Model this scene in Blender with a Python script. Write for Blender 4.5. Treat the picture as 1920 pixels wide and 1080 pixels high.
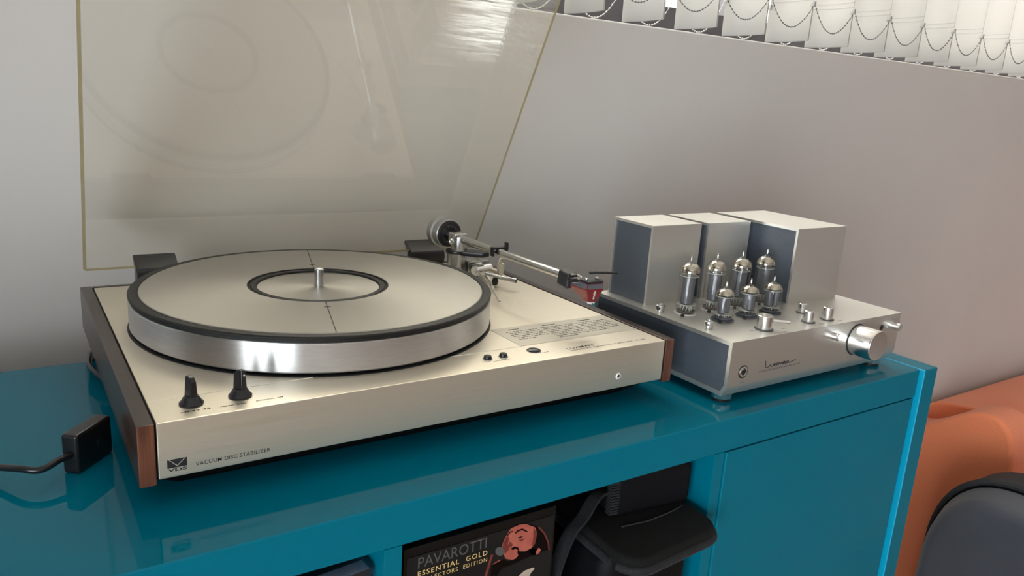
import bpy, bmesh, math, random
from mathutils import Vector, Matrix
random.seed(7)
for o in list(bpy.data.objects):
    bpy.data.objects.remove(o)
scene = bpy.context.scene
COL = scene.collection
ZO = 1.10            # height of the turntable deck above the floor
PI = math.pi

# ------------------------------------------------------------------ camera
cam_d = bpy.data.cameras.new('camera')
cam = bpy.data.objects.new('camera', cam_d)
COL.objects.link(cam)
Rm = Matrix(((0.835088, 0.081996, -0.543971), (-0.546589, 0.235473, -0.803612), (0.062197, 0.968416, 0.241459)))
cam.matrix_world = Matrix.Translation((-0.059896, -0.517870, 0.225373 + ZO)) @ Rm.to_4x4()
cam_d.sensor_width = 36.0
cam_d.lens = 1438.04 / 1920 * 36.0
cam_d.clip_start = 0.01
scene.camera = cam

# ------------------------------------------------------------------ world, daylight at the two windows, exposure
world = bpy.data.worlds.new('daylight')
scene.world = world
world.use_nodes = True
wb = world.node_tree.nodes['Background']
wb.inputs[0].default_value = (0.86, 0.93, 1.0, 1)
wb.inputs[1].default_value = 3.0

def area(name, loc, rot, sx, sy, power, color):
    d = bpy.data.lights.new(name, 'AREA')
    d.shape = 'RECTANGLE'; d.size = sx; d.size_y = sy
    d.energy = power; d.color = color
    o = bpy.data.objects.new(name, d); COL.objects.link(o)
    o.location = loc; o.rotation_euler = rot
    return o
# sky light outside the blind window in the back wall (faces into the room)
area('window_daylight', (1.85, 0.95, 1.10 + ZO), (math.radians(-78), 0, 0), 3.4, 1.5, 88.0, (1.0, 0.88, 0.70))
# sky light outside the glazed door in the left wall
area('door_daylight', (-2.50, -2.45, -0.16 + ZO), (0, math.radians(-90), 0), 1.8, 2.6, 138.0, (0.90, 0.95, 1.0))
scene.view_settings.view_transform = 'Standard'
scene.view_settings.look = 'None'
scene.view_settings.gamma = 1.0
scene.view_settings.use_curve_mapping = False
scene.view_settings.exposure = 0.3

# ------------------------------------------------------------------ materials
def newmat(name):
    m = bpy.data.materials.new(name); m.use_nodes = True
    nt = m.node_tree
    return m, nt, nt.nodes['Principled BSDF'], nt.nodes['Material Output']

def pm(name, col, rough=0.5, metal=0.0, spec=0.5, coat=0.0, noise=0.0, nscale=(40, 40, 40), bump=0.0, bscale=None,
       aniso=0.0, arot=0.0, radial=False, rvar=0.0, col2=None, sheen=0.0, ior=1.5):
    """principled material with procedural colour / roughness / bump variation"""
    m, nt, b, out = newmat(name)
    N, L = nt.nodes, nt.links
    b.inputs['Base Color'].default_value = (*col, 1)
    b.inputs['Roughness'].default_value = rough
    b.inputs['Metallic'].default_value = metal
    b.inputs['IOR'].default_value = ior
    b.inputs['Specular IOR Level'].default_value = spec
    b.inputs['Coat Weight'].default_value = coat
    b.inputs['Coat Roughness'].default_value = 0.03
    b.inputs['Sheen Weight'].default_value = sheen
    tc = N.new('ShaderNodeTexCoord')
    mp = N.new('ShaderNodeMapping'); mp.inputs['Scale'].default_value = nscale
    L.new(tc.outputs['Object'], mp.inputs['Vector'])
    nz = N.new('ShaderNodeTexNoise'); nz.inputs['Scale'].default_value = 1.0; nz.inputs['Detail'].default_value = 4
    L.new(mp.outputs[0], nz.inputs['Vector'])
    if noise or col2:
        mx = N.new('ShaderNodeMix'); mx.data_type = 'RGBA'
        c2 = col2 if col2 else tuple(min(1, c * (1 - noise)) for c in col)
        mx.inputs[6].default_value = (*col, 1); mx.inputs[7].default_value = (*c2, 1)
        rp = N.new('ShaderNodeMapRange'); rp.inputs[1].default_value = 0.3; rp.inputs[2].default_value = 0.7
        L.new(nz.outputs['Fac'], rp.inputs[0]); L.new(rp.outputs[0], mx.inputs[0])
        L.new(mx.outputs[2], b.inputs['Base Color'])
    if rvar:
        rr = N.new('ShaderNodeMapRange'); rr.inputs[1].default_value = 0.3; rr.inputs[2].default_value = 0.7
        rr.inputs[3].default_value = max(0, rough - rvar); rr.inputs[4].default_value = rough + rvar
        L.new(nz.outputs['Fac'], rr.inputs[0]); L.new(rr.outputs[0], b.inputs['Roughness'])
    if bump:
        bp = N.new('ShaderNodeBump'); bp.inputs['Strength'].default_value = bump; bp.inputs['Distance'].default_value = 0.001
        src = nz
        if bscale:
            mp2 = N.new('ShaderNodeMapping'); mp2.inputs['Scale'].default_value = bscale
            L.new(tc.outputs['Object'], mp2.inputs['Vector'])
            src = N.new('ShaderNodeTexNoise'); src.inputs['Scale'].default_value = 1.0; src.inputs['Detail'].default_value = 3
            L.new(mp2.outputs[0], src.inputs['Vector'])
        L.new(src.outputs['Fac'], bp.inputs['Height']); L.new(bp.outputs[0], b.inputs['Normal'])
    if aniso:
        b.inputs['Anisotropic'].default_value = aniso; b.inputs['Anisotropic Rotation'].default_value = arot
        tg = N.new('ShaderNodeTangent'); tg.direction_type = 'RADIAL'; tg.axis = 'Z' if radial is True else radial
        L.new(tg.outputs[0], b.inputs['Tangent'])
    return m

def clear_mat(name, tint, gloss_rough=0.0, ior=1.49, scratch=False, haze=0.0):
    """clear sheet: tinted see-through plus a fresnel reflection, optional surface haze / scratches"""
    m, nt, b, out = newmat(name)
    N, L = nt.nodes, nt.links
    N.remove(b)
    tr = N.new('ShaderNodeBsdfTransparent'); tr.inputs[0].default_value = (*tint, 1)
    gl = N.new('ShaderNodeBsdfGlossy'); gl.inputs['Roughness'].default_value = gloss_rough
    fr = N.new('ShaderNodeFresnel'); fr.inputs[0].default_value = ior
    mx = N.new('ShaderNodeMixShader')
    # the same reflectance from both faces of the sheet
    geo = N.new('ShaderNodeNewGeometry')
    iv = N.new('ShaderNodeMix'); iv.data_type = 'FLOAT'
    iv.inputs[2].default_value = ior; iv.inputs[3].default_value = 1.0 / ior
    L.new(geo.outputs['Backfacing'], iv.inputs[0]); 
    L.new(iv.outputs[0], fr.inputs[0])
    mxf = N.new('ShaderNodeMath'); mxf.operation = 'MINIMUM'; mxf.inputs[1].default_value = 0.6
    L.new(fr.outputs[0], mxf.inputs[0])
    L.new(mxf.outputs[0], mx.inputs[0]); L.new(tr.outputs[0], mx.inputs[1]); L.new(gl.outputs[0], mx.inputs[2])
    last = mx
    if haze or scratch:
        df = N.new('ShaderNodeBsdfDiffuse'); df.inputs[0].default_value = (0.88, 0.86, 0.80, 1)
        tl = N.new('ShaderNodeBsdfTranslucent'); tl.inputs[0].default_value = (0.84, 0.86, 0.88, 1)
        ad = N.new('ShaderNodeMixShader'); ad.inputs[0].default_value = 0.6
        L.new(df.outputs[0], ad.inputs[1]); L.new(tl.outputs[0], ad.inputs[2])
        m2 = N.new('ShaderNodeMixShader'); m2.inputs[0].default_value = haze
        if scratch:
            # worn patch near the top right corner of the lid: fine horizontal wipe marks
            tc = N.new('ShaderNodeTexCoord')
            mp = N.new('ShaderNodeMapping'); mp.inputs['Scale'].default_value = (14, 420, 60)
            mp.inputs['Rotation'].default_value = (0, 0, 0.12)
            L.new(tc.outputs['Object'], mp.inputs[0])
            nz = N.new('ShaderNodeTexNoise'); nz.inputs['Scale'].default_value = 1; nz.inputs['Detail'].default_value = 5
            nz.inputs['Distortion'].default_value = 0.6
            L.new(mp.outputs[0], nz.inputs['Vector'])
            r1 = N.new('ShaderNodeMapRange'); r1.inputs[1].default_value = 0.44; r1.inputs[2].default_value = 0.70
            r1.inputs[3].default_value = 0.10; r1.inputs[4].default_value = 1.3
            L.new(nz.outputs['Fac'], r1.inputs[0])
            sx = N.new('ShaderNodeSeparateXYZ'); L.new(tc.outputs['Object'], sx.inputs[0])
            gx = N.new('ShaderNodeMapRange'); gx.interpolation_type = 'SMOOTHSTEP'
            gx.inputs[1].default_value = 0.385; gx.inputs[2].default_value = 0.482
            L.new(sx.outputs[0], gx.inputs[0])
            gy = N.new('ShaderNodeMapRange'); gy.interpolation_type = 'SMOOTHSTEP'
            gy.inputs[1].default_value = 0.225; gy.inputs[2].default_value = 0.285
            L.new(sx.outputs[1], gy.inputs[0])
            gz = N.new('ShaderNodeMapRange'); gz.inputs[1].default_value = 0.078; gz.inputs[2].default_value = 0.085; gz.inputs[3].default_value = 0.12
            L.new(sx.outputs[2], gz.inputs[0])
            gm = N.new('ShaderNodeMath'); gm.operation = 'MULTIPLY'; L.new(gx.outputs[0], gm.inputs[0]); L.new(gz.outputs[0], gm.inputs[1]); gx = gm
            a = N.new('ShaderNodeMath'); a.operation = 'MULTIPLY'; L.new(gx.outputs[0], a.inputs[0]); L.new(gy.outputs[0], a.inputs[1])
            c = N.new('ShaderNodeMath'); c.operation = 'MULTIPLY'; L.new(a.outputs[0], c.inputs[0]); L.new(r1.outputs[0], c.inputs[1])
            # few light scuffs anywhere
            n2 = N.new('ShaderNodeTexNoise'); n2.inputs['Scale'].default_value = 210; n2.inputs['Detail'].default_value = 6; n2.inputs['Distortion'].default_value = 2.0
            L.new(tc.outputs['Object'], n2.inputs['Vector'])
            r2 = N.new('ShaderNodeMapRange'); r2.inputs[1].default_value = 0.70; r2.inputs[2].default_value = 0.76; r2.inputs[4].default_value = 0.10
            L.new(n2.outputs['Fac'], r2.inputs[0])
            d = N.new('ShaderNodeMath'); d.operation = 'ADD'; L.new(c.outputs[0], d.inputs[0]); L.new(r2.outputs[0], d.inputs[1])
            e = N.new('ShaderNodeMath'); e.operation = 'ADD'; e.use_clamp = True; e.inputs[1].default_value = haze
            L.new(d.outputs[0], e.inputs[0]); L.new(e.outputs[0], m2.inputs[0])
        L.new(mx.outputs[0], m2.inputs[1]); L.new(ad.outputs[0], m2.inputs[2])
        last = m2
    L.new(last.outputs[0], out.inputs['Surface'])
    return m

MT = {}
MT['wall'] = pm('wall_paint', (0.62, 0.588, 0.555), 0.85, noise=0.05, nscale=(3, 3, 3), bump=0.12, bscale=(180, 180, 180))
MT['mauve'] = pm('mauve_wall_paint', (0.43, 0.39, 0.375), 0.85, noise=0.05, nscale=(3, 3, 3))
MT['ceiling'] = pm('ceiling_paint', (0.80, 0.79, 0.77), 0.9, noise=0.03, nscale=(3, 3, 3))
MT['floor'] = pm('floor_wood', (0.30, 0.19, 0.11), 0.45, noise=0.4, nscale=(2, 24, 2))
MT['sill'] = pm('white_sill_paint', (0.86, 0.84, 0.80), 0.45, noise=0.03)
MT['hem'] = pm('hem_thread', (0.42, 0.41, 0.39), 0.8, noise=0.05)
MT['frame'] = pm('dark_window_frame', (0.085, 0.08, 0.095), 0.5, noise=0.2, nscale=(20, 20, 20))
MT['gloss'] = pm('teal_high_gloss', (0.0, 0.152, 0.228), 0.045, spec=0.15, coat=0.0, noise=0.03, nscale=(9, 9, 9))
MT['cyan_lit'] = pm('cyan_lit_face_paint', (0.0, 0.36, 0.58), 0.4, noise=0.04, nscale=(9, 9, 9))  # daylight from the left put into a brighter cyan than the teal
MT['gloss_in'] = pm('teal_satin_inside', (0.0, 0.14, 0.19), 0.35, noise=0.04, nscale=(9, 9, 9))
MT['deck'] = pm('champagne_brushed_aluminium', (0.82, 0.755, 0.625), 0.42, metal=0.85, noise=0.05, nscale=(6, 900, 900), bump=0.05, bscale=(8, 1500, 1500), rvar=0.05)
MT['platter'] = pm('turned_aluminium', (0.74, 0.74, 0.735), 0.37, metal=1.0, noise=0.10, nscale=(60, 60, 600), aniso=1.0, arot=0.25, radial=True)
MT['disc'] = pm('spun_aluminium_disc', (0.43, 0.412, 0.37), 0.40, metal=0.85, noise=0.03, nscale=(50, 50, 50), aniso=0.6, radial=True)
MT['rubber'] = pm('black_rubber', (0.012, 0.012, 0.011), 0.5, spec=0.35, noise=0.3, nscale=(60, 60, 60))
MT['black'] = pm('black_plastic', (0.012, 0.012, 0.013), 0.28, noise=0.2, nscale=(60, 60, 60))
MT['satin'] = pm('satin_black', (0.02, 0.02, 0.022), 0.5, noise=0.3, nscale=(30, 30, 30))
MT['underside'] = pm('matt_black_underside', (0.004, 0.004, 0.004), 0.8, spec=0.1, noise=0.3, nscale=(30, 30, 30))
MT['ink'] = pm('black_ink', (0.012, 0.012, 0.014), 0.6, noise=0.2)
MT['greyink'] = pm('grey_ink', (0.16, 0.15, 0.13), 0.7, noise=0.2)
MT['shadedbead'] = pm('shaded_bead', (0.13, 0.13, 0.135), 0.4, noise=0.1)  # shade on the room-side beads put into the grey
MT['chrome'] = pm('polished_chrome', (0.86, 0.85, 0.83), 0.10, metal=1.0, noise=0.04)
MT['pale'] = pm('groove_highlight_paint', (0.93, 0.90, 0.78), 0.5, metal=0.0, noise=0.05)  # ridge highlight put into a flat pale colour
MT['steel'] = pm('satin_steel', (0.72, 0.72, 0.70), 0.24, metal=1.0, noise=0.06, nscale=(300, 300, 60))
MT['cwmetal'] = pm('satin_grey_counterweight', (0.42, 0.42, 0.40), 0.36, metal=0.9, noise=0.06)
MT['armsteel'] = pm('tonearm_steel', (0.50, 0.50, 0.485), 0.20, metal=1.0, noise=0.05, nscale=(200, 200, 200))
MT['silver'] = pm('bead_blasted_aluminium', (0.68, 0.662, 0.615), 0.40, metal=0.85, noise=0.03, nscale=(500, 500, 500), bump=0.04)
MT['slate'] = pm('dark_slate_paint', (0.072, 0.085, 0.104), 0.42, noise=0.12, nscale=(300, 300, 300), bump=0.15, bscale=(700, 700, 700))
MT['silverknob'] = pm('turned_knob', (0.83, 0.82, 0.80), 0.20, metal=1.0, noise=0.04, nscale=(200, 200, 30), aniso=0.6, radial=True)
MT['silverknob_y'] = pm('turned_volume_knob', (0.83, 0.81, 0.79), 0.20, metal=1.0, noise=0.04, nscale=(200, 30, 200), aniso=0.6, radial='Y')
MT['red'] = pm('red_translucent_plastic', (0.17, 0.006, 0.012), 0.25, coat=0.3, noise=0.15, nscale=(150, 150, 150))
MT['greyplastic'] = pm('grey_cartridge_shell', (0.10, 0.105, 0.12), 0.4, noise=0.15)
MT['white'] = pm('white_print', (0.82, 0.82, 0.80), 0.5, noise=0.03)
MT['redled'] = pm('dark_red_lens', (0.13, 0.008, 0.008), 0.15, coat=0.5, noise=0.1)
MT['label'] = pm('foil_label', (0.60, 0.56, 0.47), 0.45, metal=0.6, noise=0.06, nscale=(8, 300, 300))
MT['anode'] = pm('carbonised_anode', (0.15, 0.15, 0.165), 0.42, metal=0.4, noise=0.2, nscale=(200, 200, 200))
MT['mica'] = pm('mica', (0.55, 0.54, 0.50), 0.4, noise=0.2, nscale=(300, 300, 300))
MT['getter'] = pm('getter_mirror', (0.62, 0.56, 0.46), 0.05, metal=1.0, noise=0.15, nscale=(150, 150, 150))
MT['amber'] = pm('brown_tube_base', (0.12, 0.085, 0.06), 0.3, noise=0.4, nscale=(300, 300, 300))
MT['ceramic'] = pm('white_ceramic', (0.74, 0.73, 0.70), 0.4, noise=0.04)
MT['webbing'] = pm('black_webbing', (0.020, 0.021, 0.024), 0.7, spec=0.25, noise=0.5, nscale=(900, 250, 250), bump=0.6, sheen=0.05)
MT['ballistic'] = pm('black_ballistic_nylon', (0.0045, 0.0045, 0.006), 0.6, spec=0.2, noise=0.3, nscale=(900, 900, 900), bump=0.4, sheen=0.0)
MT['microfibre'] = pm('soft_black_fabric', (0.007, 0.007, 0.0066), 0.85, spec=0.2, noise=0.25, nscale=(60, 60, 60), bump=0.2, sheen=0.02)
MT['orange'] = pm('orange_upholstery', (0.86, 0.245, 0.105), 0.9, noise=0.08, nscale=(200, 200, 200), bump=0.25, bscale=(900, 900, 900), sheen=0.25)
MT['greynylon'] = pm('slate_grey_nylon', (0.060, 0.066, 0.082), 0.55, noise=0.25, nscale=(7, 7, 7), bump=0.35, bscale=(14, 14, 10), sheen=0.2)
MT['blacktrim'] = pm('black_trim_fabric', (0.022, 0.023, 0.025), 0.7, noise=0.3, nscale=(40, 40, 40), bump=0.3)
MT['boxprint'] = pm('black_glossy_card', (0.006, 0.006, 0.006), 0.18, spec=0.3, noise=0.3, nscale=(10, 10, 10))
MT['coverprint'] = pm('dark_grey_printed_card', (0.017, 0.0165, 0.016), 0.3, spec=0.15, noise=0.3, nscale=(10, 10, 10))
MT['gold'] = pm('gold_print', (0.80, 0.56, 0.22), 0.45, noise=0.08)
MT['greyprint'] = pm('grey_print', (0.10, 0.10, 0.10), 0.5, noise=0.15)
MT['skin'] = pm('print_skin', (0.50, 0.15, 0.10), 0.5, spec=0.2, noise=0.0, col2=(0.36, 0.075, 0.06), nscale=(70, 70, 70))
MT['skindark'] = pm('print_skin_shade', (0.20, 0.042, 0.034), 0.5, spec=0.2, noise=0.2, nscale=(90, 90, 90))
MT['hairprint'] = pm('print_dark_hair', (0.006, 0.003, 0.003), 0.5, spec=0.1, noise=0.3, nscale=(300, 300, 300))
MT['whiteprint'] = pm('print_cloth', (0.55, 0.45, 0.36), 0.5, noise=0.3, nscale=(70, 70, 70))
MT['casedark'] = pm('dark_cd_sleeve', (0.012, 0.014, 0.022), 0.35, noise=0.4, nscale=(30, 30, 30))
MT['caselabel'] = pm('pale_cd_label', (0.30, 0.36, 0.46), 0.4, noise=0.3, nscale=(90, 90, 90))
MT['glass'] = clear_mat('thin_glass', (0.96, 0.97, 0.96), 0.0, 1.5)
MT['pane'] = clear_mat('window_pane', (0.97, 0.98, 0.98), 0.0, 1.5)
MT['cover'] = clear_mat('aged_clear_acrylic', (1.0, 0.990, 0.957), 0.0, 1.56, scratch=True, haze=0.02)
MT['casegl'] = clear_mat('clear_polystyrene', (0.93, 0.95, 0.98), 0.02, 1.55, haze=0.02)
MT['coveredge'] = pm('yellowed_acrylic_edge', (0.40, 0.335, 0.19), 0.35, noise=0.15, nscale=(40, 40, 40))

def wood(name, c1, c2, axis_scale):
    m, nt, b, out = newmat(name)
    N, L = nt.nodes, nt.links
    tc = N.new('ShaderNodeTexCoord'); mp = N.new('ShaderNodeMapping'); mp.inputs['Scale'].default_value = axis_scale
    L.new(tc.outputs['Object'], mp.inputs[0])
    nz = N.new('ShaderNodeTexNoise'); nz.inputs['Scale'].default_value = 1; nz.inputs['Detail'].default_value = 6; nz.inputs['Distortion'].default_value = 0.8
    L.new(mp.outputs[0], nz.inputs['Vector'])
    cr = N.new('ShaderNodeValToRGB')
    cr.color_ramp.elements[0].position = 0.35; cr.color_ramp.elements[0].color = (*c1, 1)
    cr.color_ramp.elements[1].position = 0.65; cr.color_ramp.elements[1].color = (*c2, 1)
    L.new(nz.outputs['Fac'], cr.inputs[0]); L.new(cr.outputs[0], b.inputs['Base Color'])
    b.inputs['Roughness'].default_value = 0.32
    b.inputs['Coat Weight'].default_value = 0.15
    return m
MT['wood'] = wood('rosewood_veneer', (0.026, 0.015, 0.011), (0.055, 0.028, 0.019), (120, 4, 60))
MT['woodend'] = wood('rosewood_end', (0.065, 0.022, 0.014), (0.165, 0.058, 0.030), (160, 40, 14))

def blind_mat():
    m, nt, b, out = newmat('blind_fabric')
    N, L = nt.nodes, nt.links
    N.remove(b)
    tc = N.new('ShaderNodeTexCoord'); nz = N.new('ShaderNodeTexNoise'); nz.inputs['Scale'].default_value = 600
    L.new(tc.outputs['Object'], nz.inputs['Vector'])
    mxc = N.new('ShaderNodeMix'); mxc.data_type = 'RGBA'
    mxc.inputs[6].default_value = (0.56, 0.548, 0.53, 1); mxc.inputs[7].default_value = (0.51, 0.495, 0.475, 1)
    L.new(nz.outputs['Fac'], mxc.inputs[0])
    d = N.new('ShaderNodeBsdfDiffuse'); t = N.new('ShaderNodeBsdfTranslucent')
    L.new(mxc.outputs[2], d.inputs[0]); L.new(mxc.outputs[2], t.inputs[0])
    mx = N.new('ShaderNodeMixShader'); mx.inputs[0].default_value = 0.30
    L.new(d.outputs[0], mx.inputs[1]); L.new(t.outputs[0], mx.inputs[2]); L.new(mx.outputs[0], out.inputs[0])
    return m
MT['blind'] = blind_mat()

# ------------------------------------------------------------------ mesh helpers
class MB:
    def __init__(self):
        self.bm = bmesh.new()
    def _mark(self):
        return set(self.bm.faces)
    def _mi(self, before, mi):
        if mi:
            for f in self.bm.faces:
                if f not in before: f.material_index = mi
    def box(self, x0, x1, y0, y1, z0, z1, bev=0.0, seg=2, mi=0, mat=None):
        b4 = self._mark() if mi else None
        r = bmesh.ops.create_cube(self.bm, size=1.0)
        vs = r['verts']
        for v in vs:
            v.co = Vector(((x0 + x1) / 2 + v.co.x * (x1 - x0), (y0 + y1) / 2 + v.co.y * (y1 - y0), (z0 + z1) / 2 + v.co.z * (z1 - z0)))
        if mat is not None:
            for v in vs: v.co = mat @ v.co
        if bev:
            es = list({e for v in vs for e in v.link_edges})
            bmesh.ops.bevel(self.bm, geom=es, offset=bev, segments=seg, profile=0.5, affect='EDGES', clamp_overlap=True)
        if mi: self._mi(b4, mi)
        return self
    def lathe(self, prof, M=None, seg=48, mi=0, sx=1.0, sy=1.0):
        """prof: list of (r, z); M places the axis"""
        M = M or Matrix()
        bm = self.bm
        b4 = self._mark() if mi else None
        rings = []
        for r, z in prof:
            if r < 1e-7:
                rings.append([bm.verts.new(M @ Vector((0, 0, z)))])
            else:
                rings.append([bm.verts.new(M @ Vector((r * sx * math.cos(2 * PI * k / seg), r * sy * math.sin(2 * PI * k / seg), z))) for k in range(seg)])
        for a, b in zip(rings[:-1], rings[1:]):
            for k in range(seg):
                k2 = (k + 1) % seg
                if len(a) == 1 and len(b) == 1: continue
                if len(a) == 1: bm.faces.new((a[0], b[k2], b[k]))
                elif len(b) == 1: bm.faces.new((a[k], a[k2], b[0]))
                else: bm.faces.new((a[k], a[k2], b[k2], b[k]))
        bmesh.ops.recalc_face_normals(bm, faces=list(bm.faces))
        if mi: self._mi(b4, mi)
        return self
    def cyl(self, p0, p1, r, r1=None, seg=24, bev=0.0, mi=0):
        p0, p1 = Vector(p0), Vector(p1); d = p1 - p0; h = d.length
        M = Matrix.Translation(p0) @ d.to_track_quat('Z', 'Y').to_matrix().to_4x4()
        r1 = r if r1 is None else r1
        if bev:
            pr = [(0, 0), (r - bev, 0), (r, bev), (r1, h - bev), (r1 - bev, h), (0, h)]
        else:
            pr = [(0, 0), (r, 0), (r1, h), (0, h)]
        return self.lathe(pr, M, seg, mi)
    def tube(self, pts, r, seg=10, mi=0):
        pts = [Vector(p) for p in pts]
        rs = r if isinstance(r, (list, tuple)) else [r] * len(pts)
        bm = self.bm; b4 = self._mark() if mi else None
        rings = []; up = None
        for i, p in enumerate(pts):
            t = (pts[min(i + 1, len(pts) - 1)] - pts[max(i - 1, 0)]).normalized()
            if up is None:
                up = t.orthogonal().normalized()
            up = (up - t * up.dot(t)).normalized(); s = t.cross(up)
            rings.append([bm.verts.new(p + (up * math.cos(2 * PI * k / seg) + s * math.sin(2 * PI * k / seg)) * rs[i]) for k in range(seg)])
        for a, b in zip(rings[:-1], rings[1:]):
            for k in range(seg):
                bm.faces.new((a[k], a[(k + 1) % seg], b[(k + 1) % seg], b[k]))
        bm.faces.new(list(reversed(rings[0]))); bm.faces.new(rings[-1])
        if mi: self._mi(b4, mi)
        return self
    def prism(self, poly, f, d0, d1, bev=0.0, seg=2, mi=0):
        """poly 2-D outline, f(u, v, d) -> 3-D point"""
        bm = self.bm; b4 = self._mark()
        a = [bm.verts.new(f(u, v, d0)) for u, v in poly]; b = [bm.verts.new(f(u, v, d1)) for u, v in poly]
        n = len(poly)
        bm.faces.new(list(reversed(a))); bm.faces.new(b)
        for k in range(n): bm.faces.new((a[k], a[(k + 1) % n], b[(k + 1) % n], b[k]))
        new = [q for q in bm.faces if q not in b4]
        bmesh.ops.recalc_face_normals(bm, faces=new)
        if bev:
            es = [e for e in bm.edges if all(q in new for q in e.link_faces) and e.calc_face_angle(0) > 0.6]
            bmesh.ops.bevel(bm, geom=es, offset=bev, segments=seg, profile=0.5, affect='EDGES', clamp_overlap=True)
        if mi: self._mi(b4, mi)
        return self
    def ribbon(self, pts, nrm, w, th):
        """flat strap along pts; nrm = width direction"""
        pts = [Vector(p) for p in pts]; bm = self.bm; rings = []
        for i, p in enumerate(pts):
            t = (pts[min(i + 1, len(pts) - 1)] - pts[max(i - 1, 0)]).normalized()
            wd = Vector(nrm); wd = (wd - t * wd.dot(t)).normalized(); n = t.cross(wd)
            rings.append([bm.verts.new(p + wd * a * w / 2 + n * b * th / 2) for a, b in ((-1, -1), (1, -1), (1, 1), (-1, 1))])
        for a, b in zip(rings[:-1], rings[1:]):
            for k in range(4): bm.faces.new((a[k], a[(k + 1) % 4], b[(k + 1) % 4], b[k]))
        bm.faces.new(list(reversed(rings[0]))); bm.faces.new(rings[-1])
        return self
    def mesh(self, name, mats, smooth=35):
        bmesh.ops.recalc_face_normals(self.bm, faces=list(self.bm.faces))
        me = bpy.data.meshes.new(name); self.bm.to_mesh(me); self.bm.free()
        for k in (mats if isinstance(mats, (list, tuple)) else [mats]):
            me.materials.append(MT[k])
        if smooth:
            for p in me.polygons: p.use_smooth = True
            me.set_sharp_from_angle(angle=math.radians(smooth))
        return me

def add(name, mb, mats, parent=None, label=None, smooth=35, loc=None):
    me = mb.mesh(name, mats, smooth) if isinstance(mb, MB) else mb
    o = bpy.data.objects.new(name, me); COL.objects.link(o)
    if smooth and isinstance(mb, MB):      # keep big flat faces flat beside small rounded edges
        wn = o.modifiers.new('weighted_normal', 'WEIGHTED_NORMAL'); wn.keep_sharp = True
    if parent: o.parent = parent
    if loc: o.location = loc
    if label: o['label'] = label
    return o

def thing(name, label, cat, loc=(0, 0, 0), rotz=0.0, group=None):
    o = bpy.data.objects.new(name, None); COL.objects.link(o)
    o.empty_display_size = 0.05
    o.location = loc; o.rotation_euler = (0, 0, rotz); o['label'] = label; o['category'] = cat
    if group: o['group'] = group
    return o

def tag(o, label, cat, group=None):
    o['label'] = label; o['category'] = cat
    if group: o['group'] = group
    return o

def struct(name, mb, mats, parent=None, smooth=35):
    o = add(name, mb, mats, parent, smooth=smooth)
    if not parent: o['kind'] = 'structure'
    return o

def text(name, body, x, y, M, width, height, mat, parent, ext=0.00006, bold=0.0, space=1.0):
    """lettering in the plane of M (x right, y up), baseline-left at (x, y), fitted to width x cap height"""
    cu = bpy.data.curves.new(name, 'FONT'); cu.body = body; cu.size = 1.0; cu.offset = bold; cu.space_character = space
    cu.resolution_u = 3
    t = bpy.data.objects.new(name, cu); COL.objects.link(t)
    dg = bpy.context.evaluated_depsgraph_get()
    me = bpy.data.meshes.new_from_object(t.evaluated_get(dg))
    bpy.data.objects.remove(t); bpy.data.curves.remove(cu)
    xs = [v.co.x for v in me.vertices]; ys = [v.co.y for v in me.vertices]
    x0, x1 = min(xs), max(xs); h = 0.70
    for v in me.vertices:
        v.co = M @ Vector((x + (v.co.x - x0) / (x1 - x0) * width, y + v.co.y / h * height, ext))
    me.materials.clear(); me.materials.append(MT[mat])
    o = bpy.data.objects.new(name, me); COL.objects.link(o); o.parent = parent
    return o

def Z(z): return z + ZO
M_TOP = lambda z: Matrix.Translation((0, 0, z))                                     # text lying on a horizontal surface, read from the front
M_FRONT = lambda y: Matrix(((1, 0, 0, 0), (0, 0, -1, y), (0, 1, 0, 0), (0, 0, 0, 1)))  # text on a vertical face turned to -y

# ================================================================== the room
XL, XR, YB, YF, ZF, ZC = -2.2, 4.2, 0.50, -4.2, 0.0, 2.65
SILL = Z(0.355)
WX0, WX1, WZ1 = 0.12, 3.55, Z(1.42)
struct('floor', MB().box(XL - .3, XR + .3, YF - .3, YB + .3, -0.1, 0.0), 'floor', smooth=0)
struct('ceiling', MB().box(XL - .3, XR + .3, YF - .3, YB + .3, ZC, ZC + .1), 'ceiling', smooth=0)
T = 0.22
wb_ = MB()
wb_.box(XL, XR, YB, YB + T, 0, SILL)
wb_.box(XL, WX0, YB, YB + T, SILL, ZC); wb_.box(WX1, XR, YB, YB + T, SILL, ZC); wb_.box(WX0, WX1, YB, YB + T, WZ1, ZC)
struct('wall_back', wb_, 'wall', smooth=0)
DY0, DY1, DZ0, DZ1 = -3.80, -1.10, 0.06, 1.86
wl = MB()
wl.box(XL - T, XL, YF, DY0, 0, ZC); wl.box(XL - T, XL, DY1, YB + T, 0, ZC); wl.box(XL - T, XL, DY0, DY1, DZ1, ZC); wl.box(XL - T, XL, DY0, DY1, 0, DZ0)
struct('wall_left', wl, 'mauve', smooth=0)
struct('wall_right', MB().box(XR, XR + T, YF, YB + T, 0, ZC), 'mauve', smooth=0)
struct('wall_front', MB().box(XL - T, XR + T, YF - T, YF, 0, ZC), 'mauve', smooth=0)
struct('trim_1', MB().box(WX0, WX1, YB - 0.0006, YB + T - 0.06, SILL - 0.0035, SILL + .0002, 0.0014, 3), 'sill')
win = MB().box(WX0, WX1, YB + T - .06, YB + T, SILL, SILL + .062, .003)
win.box(WX0, WX1, YB + T - .06, YB + T, WZ1 - .06, WZ1, .003)
for x in (WX0, WX0 + 1.14, WX0 + 2.28, WX1 - .05): win.box(x, x + .05, YB + T - .06, YB + T, SILL + .062, WZ1 - .06, .003)
w1 = struct('window_1', win, 'frame')
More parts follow.
